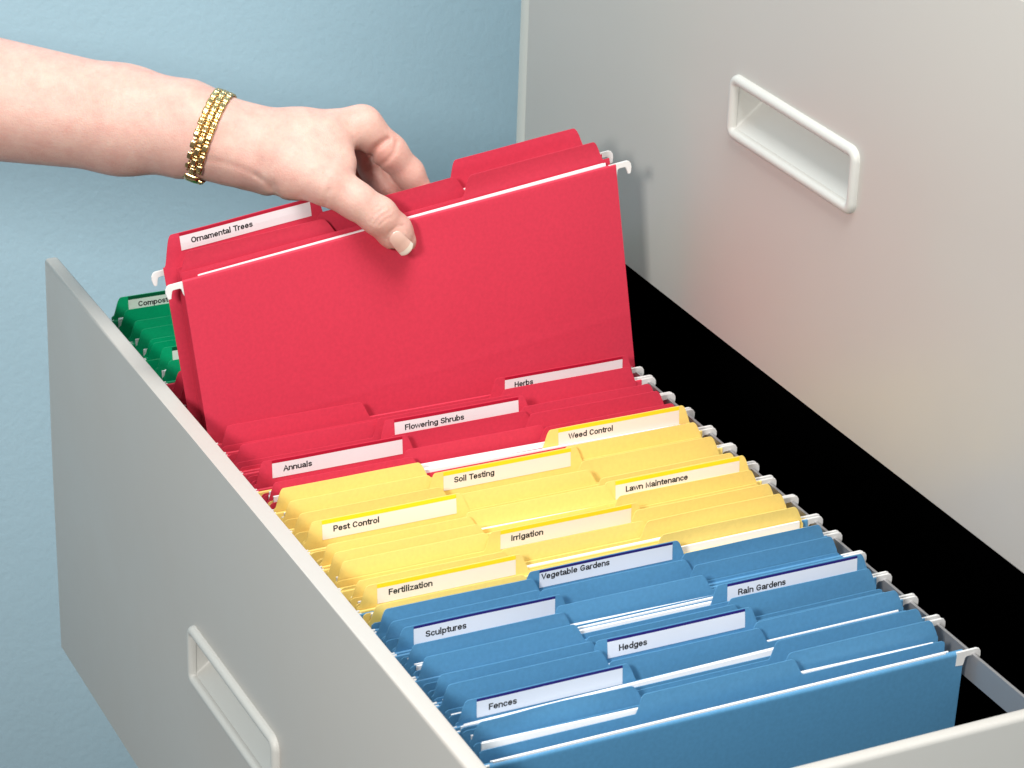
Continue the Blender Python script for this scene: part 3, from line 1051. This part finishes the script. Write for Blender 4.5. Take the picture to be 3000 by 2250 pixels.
CREASES = [  # polyline (crop), depth, width, min z
    ([(1524, 790), (1535, 740), (1565, 690), (1612, 632), (1690, 572)], 2.4, 2.0, -22),
    ([(1560, 748), (1630, 738), (1690, 705), (1738, 650), (1752, 585)], 0.9, 1.5, -30),
    ([(1600, 1128), (1635, 1078), (1690, 1040)], 0.6, 0.8, 0),
    ([(1628, 1142), (1668, 1095), (1722, 1062)], 0.6, 0.8, 0),
    ([(1655, 1150), (1700, 1108), (1745, 1090)], 0.5, 0.7, 0),
    ([(1585, 1095), (1625, 1050), (1665, 1020)], 0.3, 0.8, 0),
    ([(540, 725), (640, 742), (760, 775), (860, 822)], 0.4, 2.2, 0),
    ([(975, 900), (990, 965)], 1.4, 3.4, -50),
    ([(960, 905), (930, 870), (870, 830)], 0.7, 1.8, 0),
    ([(1310, 1018), (1330, 960), (1345, 930)], 0.5, 1.6, 0),
    ([(1330, 470), (1400, 560), (1440, 640)], -0.9, 6, -10),
    ([(760, 440), (1000, 470), (1400, 440)], -0.5, 5, -10),
    ([(720, 640), (900, 650), (1200, 770)], -0.5, 6, -5),
    ([(660, 600), (780, 660), (900, 740)], 0.6, 6, 0),
    # round the nail
    ([(1700, 1228), (1722, 1188), (1768, 1150), (1800, 1146)], 0.45, 0.7, 0),
    ([(1700, 1228), (1730, 1275), (1762, 1308)], 0.4, 0.7, 0),
    ([(1800, 1146), (1836, 1188), (1856, 1240)], 0.4, 0.7, 0),
]


def cone_sdf(X, Y, Z, a, b, r1, r2):
    ba = b - a
    l2 = float(ba @ ba)
    px, py, pz = X - a[0], Y - a[1], Z - a[2]
    h = np.clip((px * ba[0] + py * ba[1] + pz * ba[2]) / l2, 0, 1)
    dx, dy, dz = px - h * ba[0], py - h * ba[1], pz - h * ba[2]
    return np.sqrt(dx * dx + dy * dy + dz * dz) - (r1 + (r2 - r1) * h)


def smin(a, b, k):
    h = np.maximum(k - np.abs(a - b), 0) / k
    return np.minimum(a, b) - h * h * k * 0.25


def sdf(X, Y, Z):
    d = None
    for (a, b, r1, r2, k) in CONES:
        c = cone_sdf(X, Y, Z, a, b, r1, r2)
        d = c if d is None else smin(d, c, k)
    d2 = None
    for (a, b, r1, r2, k) in CONES2:
        c = cone_sdf(X, Y, Z, a, b, r1, r2)
        d2 = c if d2 is None else smin(d2, c, k)
    d3 = None
    for (a, b, r1, r2, k) in CONES3:
        c = cone_sdf(X, Y, Z, a, b, r1, r2)
        d3 = c if d3 is None else smin(d3, c, k)
    d = smin(d, d2, 3.0)
    d = smin(d, d3, 3.0)
    for (pl, dep, w, zmin) in CREASES:
        pts = [P(*q) for q in pl]
        x0, x1 = min(p[0] for p in pts) - 3 * w, max(p[0] for p in pts) + 3 * w
        y0, y1 = min(p[1] for p in pts) - 3 * w, max(p[1] for p in pts) + 3 * w
        msk = (X > x0) & (X < x1) & (Y > y0) & (Y < y1) & (Z > zmin - 3)
        if not msk.any():
            continue
        xs, ys, zs = X[msk], Y[msk], Z[msk]
        m = np.full(xs.shape, 1e9, dtype=np.float32)
        for q, s in zip(pts, pts[1:]):
            bx, by = s[0] - q[0], s[1] - q[1]
            h = np.clip(((xs - q[0]) * bx + (ys - q[1]) * by) / (bx * bx + by * by), 0, 1)
            m = np.minimum(m, (xs - q[0] - h * bx) ** 2 + (ys - q[1] - h * by) ** 2)
        g = dep * np.exp(-m / (w * w)) * np.clip((zs - zmin + 3) / 3, 0, 1)
        d[msk] += g
    return d


def surface_nets(lo, hi, st):
    ax = [np.arange(lo[i], hi[i] + st, st, dtype=np.float32) for i in range(3)]
    X, Y, Z = np.meshgrid(*ax, indexing='ij')
    V = sdf(X, Y, Z)
    shp = V.shape
    s = V < 0
    cell = tuple(n - 1 for n in shp)
    acc = np.zeros(cell + (3,), np.float32)
    cnt = np.zeros(cell, np.int32)
    edges = []
    for axis in range(3):
        sl0 = [slice(None)] * 3
        sl1 = [slice(None)] * 3
        sl0[axis] = slice(0, -1)
        sl1[axis] = slice(1, None)
        a, b = V[tuple(sl0)], V[tuple(sl1)]
        cr = (a < 0) != (b < 0)
        idx = np.argwhere(cr)
        t = (a[cr] / (a[cr] - b[cr])).astype(np.float32)
        p = idx.astype(np.float32)
        p[:, axis] += t
        oth = [k for k in range(3) if k != axis]
        for du in (0, 1):
            for dv in (0, 1):
                c = idx.copy()
                c[:, oth[0]] -= du
                c[:, oth[1]] -= dv
                ok = (c >= 0).all(1) & (c < np.array(cell)).all(1)
                np.add.at(acc, (c[ok, 0], c[ok, 1], c[ok, 2]), p[ok])
                np.add.at(cnt, (c[ok, 0], c[ok, 1], c[ok, 2]), 1)
        edges.append((axis, idx, a[cr] < 0))
    act = cnt > 0
    vid = -np.ones(cell, np.int64)
    vid[act] = np.arange(act.sum())
    verts = acc[act] / cnt[act][:, None] * st + np.array(lo, np.float32)
    faces = []
    for axis, idx, ins in edges:
        o0, o1 = [k for k in range(3) if k != axis]
        if axis == 1:
            o0, o1 = o1, o0
        q = []
        ok = np.ones(len(idx), bool)
        for (du, dv) in ((0, 0), (1, 0), (1, 1), (0, 1)):
            c = idx.copy()
            c[:, o0] -= du
            c[:, o1] -= dv
            g = (c >= 0).all(1) & (c < np.array(cell)).all(1)
            ok &= g
            c = np.clip(c, 0, np.array(cell) - 1)
            q.append(vid[c[:, 0], c[:, 1], c[:, 2]])
        q = np.stack(q, 1)
        q[~ins] = q[~ins][:, ::-1]
        faces.append(q[ok])
    return verts, np.concatenate(faces)


hv, hf = surface_nets((-352, -58, -78), (104, 116, 58), 1.2)
# the forearm beyond, coarser, is part of the same surface: extend the grid at a larger step and weld by overlap
for _ in range(2):      # pull the vertices onto the exact surface
    e = .4
    x, y, z = hv.T
    d0 = sdf(x.copy(), y.copy(), z.copy())
    gx = sdf(x + e, y, z) - sdf(x - e, y, z)
    gy = sdf(x, y + e, z) - sdf(x, y - e, z)
    gz = sdf(x, y, z + e) - sdf(x, y, z - e)
    g = np.stack([gx, gy, gz], 1) / (2 * e)
    hv = hv - g * np.clip(d0, -.6, .6)[:, None] / np.maximum((g * g).sum(1), .2)[:, None] * .9

M_SKIN = bpy.data.materials.new('skin')
M_SKIN.use_nodes = True
nt = M_SKIN.node_tree
b = nt.nodes['Principled BSDF']
tc = nt.nodes.new('ShaderNodeTexCoord')
n1 = nt.nodes.new('ShaderNodeTexNoise'); n1.inputs['Scale'].default_value = 85; n1.inputs['Detail'].default_value = 9; n1.inputs['Roughness'].default_value = .68
n2 = nt.nodes.new('ShaderNodeTexNoise'); n2.inputs['Scale'].default_value = 420; n2.inputs['Detail'].default_value = 3
n3 = nt.nodes.new('ShaderNodeTexVoronoi'); n3.inputs['Scale'].default_value = 950
for n_ in (n1, n2, n3):
    nt.links.new(tc.outputs['Object'], n_.inputs['Vector'])
mr = nt.nodes.new('ShaderNodeMapRange'); mr.inputs[1].default_value = .35; mr.inputs[2].default_value = .68
nt.links.new(n1.outputs['Fac'], mr.inputs[0])
at = nt.nodes.new('ShaderNodeAttribute'); at.attribute_name = 'flush'
mx0 = nt.nodes.new('ShaderNodeMix'); mx0.data_type = 'RGBA'
mx0.inputs[6].default_value = (0.70, 0.46, 0.385, 1)
mx0.inputs[7].default_value = (0.64, 0.355, 0.30, 1)
nt.links.new(mr.outputs[0], mx0.inputs[0])
mx1 = nt.nodes.new('ShaderNodeMix'); mx1.data_type = 'RGBA'
mx1.inputs[7].default_value = (0.62, 0.27, 0.22, 1)
nt.links.new(mx0.outputs[2], mx1.inputs[6])
nt.links.new(at.outputs['Fac'], mx1.inputs[0])
mr2 = nt.nodes.new('ShaderNodeMapRange'); mr2.inputs[1].default_value = .66; mr2.inputs[2].default_value = .78; mr2.inputs[4].default_value = .35
nt.links.new(n2.outputs['Fac'], mr2.inputs[0])
mx2 = nt.nodes.new('ShaderNodeMix'); mx2.data_type = 'RGBA'
mx2.inputs[7].default_value = (0.60, 0.26, 0.19, 1)
nt.links.new(mx1.outputs[2], mx2.inputs[6])
nt.links.new(mr2.outputs[0], mx2.inputs[0])
nt.links.new(mx2.outputs[2], b.inputs['Base Color'])
b.inputs['Roughness'].default_value = .48
b.inputs['Specular IOR Level'].default_value = .35
b.inputs['Subsurface Weight'].default_value = .25
b.inputs['Subsurface Radius'].default_value = (1.0, .35, .2)
b.inputs['Subsurface Scale'].default_value = .004
bp = nt.nodes.new('ShaderNodeBump'); bp.inputs['Strength'].default_value = .26; bp.inputs['Distance'].default_value = .0004
ad = nt.nodes.new('ShaderNodeMath'); ad.operation = 'ADD'
nt.links.new(n2.outputs['Fac'], ad.inputs[0]); nt.links.new(n3.outputs['Distance'], ad.inputs[1])
nt.links.new(ad.outputs[0], bp.inputs['Height']); nt.links.new(bp.outputs[0], b.inputs['Normal'])

person = mesh_obj('person', hv * MM, hf.tolist(), M_SKIN, smooth=True)
person.matrix_world = HM
tag(person, 'pale forearm and hand with gold bracelet, thumb and fingers pinching the raised red folder', 'person')
fl_ = np.zeros(len(hv))
for (cx, cy, zz, r, a) in ((1650, 640, -8, 13, .75), (1800, 740, -22, 12, .55), (1670, 850, -33, 14, .7), (1720, 1110, 26, 9, .45), (1850, 1180, 14, 6, .5), (1900, 880, -30, 10, .5),
                           (900, 870, 8, 11, .45), (1530, 760, -20, 10, .7), (1430, 880, -50, 20, .7), (720, 760, 12, 10, .25)):
    c = P(cx, cy, zz)
    fl_ = np.maximum(fl_, a * np.exp(-((hv - c) ** 2).sum(1) / r ** 2))
att = person.data.attributes.new('flush', 'FLOAT', 'POINT')
att.data.foreach_set('value', fl_.astype(np.float32))

# thumb nail
ax_ = np.array([.69, -.724]); px_ = np.array([.724, .69])
root = P(1741, 1205)[:2]
rowsA, rowsb = [], []
for t_ in np.linspace(.5, 9, 8):
    for s_ in np.linspace(-3.6, 3.6, 7):
        q = root + ax_ * t_ + px_ * s_
        zz = np.linspace(50, 0, 501).astype(np.float32)
        dd = sdf(np.full(501, q[0], np.float32), np.full(501, q[1], np.float32), zz)
        w_ = int(np.argmax(dd < 0))
        if dd[w_] < 0 and w_ > 0:
            rowsA.append([1, t_, s_, t_ * t_])
            rowsb.append(zz[w_] + s_ * s_ / 19.0)
nc = np.linalg.lstsq(np.array(rowsA), np.array(rowsb), rcond=None)[0]
vs, fs, fm = [], [], []
NS, NT = 17, 22
for side in (0, 1):
    for i in range(NT):
        tt = i / (NT - 1)
        for j in range(NS):
            ss = (j / (NS - 1)) * 2 - 1
            hw = 5.3 * (1 - .16 * (1 - tt) ** 2)
            t_ = tt * (12.4 + 2.3 * (1 - abs(ss) ** 2.4)) + (1 - tt) * (2.6 * abs(ss) ** 2.6 - 1.4)
            s_ = ss * hw
            q = root + ax_ * t_ + px_ * s_
            tq = min(t_, 8)
            z_ = nc[0] + nc[2] * s_ + nc[1] * tq + nc[3] * tq * tq * .6 + (t_ - tq) * (nc[1] + 1.2 * nc[3] * tq) * .8 + .55 - s_ * s_ / 18.0 - side * .5
            if i == 0:
                z_ -= .35
            vs.append(Vector((q[0], q[1], z_)) * MM)
o_ = NS * NT
for i in range(NT - 1):
    for j in range(NS - 1):
        a, b_, c, d_ = i * NS + j, i * NS + j + 1, (i + 1) * NS + j + 1, (i + 1) * NS + j
        tipw = i >= NT - 5
        fs.append((a, d_, c, b_)); fm.append(1 if tipw else 0)
        fs.append((o_ + a, o_ + b_, o_ + c, o_ + d_)); fm.append(1 if tipw else 0)
for j in range(NS - 1):
    e = (NT - 1) * NS
    fs.append((e + j, o_ + e + j, o_ + e + j + 1, e + j + 1)); fm.append(1)
    fs.append((j, j + 1, o_ + j + 1, o_ + j)); fm.append(0)
for i in range(NT - 1):
    for e in (0, NS - 1):
        fs.append((i * NS + e, (i + 1) * NS + e, o_ + (i + 1) * NS + e, o_ + i * NS + e)); fm.append(0)
M_NAIL = mat('nail', (0.74, 0.50, 0.42), 0.22, 0.5, coat=.3)
M_NTIP = mat('nail_white', (0.80, 0.74, 0.64), 0.25, 0.5, coat=.3)
nail = mesh_obj('thumb_nail', vs, fs, None, person, smooth=True, mats=[M_NAIL, M_NTIP], fmat=fm)
bm = bmesh.new(); bm.from_mesh(nail.data); bmesh.ops.recalc_face_normals(bm, faces=bm.faces); bm.to_mesh(nail.data); bm.free()
nail.data.set_sharp_from_angle(angle=math.radians(60))

# ------------------------------------------------------------------ bracelet
br = thing('bracelet', 'gold link bracelet with a box clasp round the wrist', 'bracelet')
br.matrix_world = HM
bc = P(556, 545, 3).astype(float)
e1 = np.array([-190, -500, 0.]); e1 /= np.linalg.norm(e1)
e2 = np.array([0, 0, 1.])
e3 = np.cross(e1, e2)


def ring(th):
    d = e1 * math.cos(th) + e2 * math.sin(th)
    rr = np.linspace(8, 45, 371).astype(np.float32)
    shift = -np.sign(e3[0]) * e3 * 0
    q = bc[None, :] + rr[:, None] * d[None, :]
    dd = sdf(q[:, 0].astype(np.float32), q[:, 1].astype(np.float32), q[:, 2].astype(np.float32))
    k = int(np.argmax(dd > 0))
    return bc + d * rr[k]


N = 240
loop = np.array([ring(2 * math.pi * i / N) for i in range(N)])
# smooth
for _ in range(6):
    loop = (np.roll(loop, 1, 0) + loop * 2 + np.roll(loop, -1, 0)) / 4
seg = np.linalg.norm(np.roll(loop, -1, 0) - loop, axis=1)
cum = np.concatenate([[0], np.cumsum(seg)])
LT = cum[-1]
cen = loop.mean(0)


def along(s):
    s = s % LT
    i = int(np.searchsorted(cum, s) - 1)
    i = max(0, min(N - 1, i))
    f = (s - cum[i]) / seg[i]
    p = loop[i] * (1 - f) + loop[(i + 1) % N] * f
    tn = loop[(i + 2) % N] - loop[i - 1]
    tn /= np.linalg.norm(tn)
    nn = np.cross(e3, tn)
    if nn @ (p - cen) < 0:
        nn = -nn
    nn /= np.linalg.norm(nn)
    return p, tn, nn


def link_mesh(name, L, Wd, Hh, lobes=2, nx=11, ny=9):
    vs, fs = [], []
    for i in range(nx):
        u = i / (nx - 1) * 2 - 1
        for j in range(ny):
            v = j / (ny - 1) * 2 - 1
            prof = (1 - abs(u) ** 3.5) ** .5 if abs(u) < 1 else 0
            wv = (1 - abs(v) ** 4) ** .5 if abs(v) < 1 else 0
            gr = (1 - .32 * math.exp(-(v / .16) ** 2)) if lobes == 2 else 1
            vs.append((u * L / 2, v * Wd / 2 * (1 - .12 * abs(u) ** 4), Hh * prof * wv * gr))
    o = len(vs)
    for i in range(nx):
        u = i / (nx - 1) * 2 - 1
        for j in range(ny):
            v = j / (ny - 1) * 2 - 1
            vs.append((u * L / 2, v * Wd / 2 * (1 - .12 * abs(u) ** 4), -.25 * Hh))
    for i in range(nx - 1):
        for j in range(ny - 1):
            a, b_, c, d_ = i * ny + j, (i + 1) * ny + j, (i + 1) * ny + j + 1, i * ny + j + 1
            fs.append((a, b_, c, d_)); fs.append((o + a, o + d_, o + c, o + b_))
    rim = [i * ny for i in range(nx)] + [(nx - 1) * ny + j for j in range(1, ny)] + [i * ny + ny - 1 for i in range(nx - 2, -1, -1)] + [j for j in range(ny - 2, 0, -1)]
    for a, b_ in zip(rim, rim[1:] + rim[:1]):
        fs.append((a, o + a, o + b_, b_))
    me = bpy.data.meshes.new(name)
    me.from_pydata([Vector(v) * MM for v in vs], [], fs)
    me.materials.append(M_GOLD)
    me.polygons.foreach_set('use_smooth', [True] * len(me.polygons))
    return me


LK = link_mesh('link', 5.6, 4.3, 1.15)
LS = link_mesh('small_link', 2.3, 3.8, 0.85, lobes=2, nx=7, ny=7)
CL = link_mesh('clasp', 9.0, 11.0, 2.2, lobes=1)


def put(me, name, s, w, dn=0.0, tiltx=0.0):
    p, tn, nn = along(s)
    bb = np.cross(nn, tn)
    pos = p + bb * w + nn * (0.7 + dn)
    m = Matrix(((tn[0], bb[0], nn[0], pos[0] * MM), (tn[1], bb[1], nn[1], pos[1] * MM), (tn[2], bb[2], nn[2], pos[2] * MM), (0, 0, 0, 1)))
    m = m @ Matrix.Rotation(tiltx, 4, 'X')
    o = bpy.data.objects.new(name, me)
    COL.objects.link(o)
    o.parent = br
    o.matrix_local = m
    return o


nP = round(LT / 7.4)
per = LT / nP
# the clasp sits at the lower edge of the wrist, near angle 0 (e1 points down the picture) and towards the viewer
sc = cum[int(N * 0.085)]
for i in range(nP):
    s0 = i * per
    for (w, ph) in ((-4.1, 0), (0, .5), (4.1, 0)):
        s1 = s0 + ph * per
        dsc = abs((s1 - sc + LT / 2) % LT - LT / 2)
        if dsc > 5.2:
            put(LK, 'link', s1, w, random.uniform(0, .2), random.uniform(-.12, .12))
        s2 = s1 + per / 2
        dsc = abs((s2 - sc + LT / 2) % LT - LT / 2)
        if dsc > 4.8:
            put(LS, 'small_link', s2, w - .0, -.1, random.uniform(-.15, .15))
put(CL, 'clasp', sc, 0, .2)
put(LS, 'clasp_latch', sc, 6.2, .6)
put(LS, 'clasp_latch', sc, -6.2, .6)
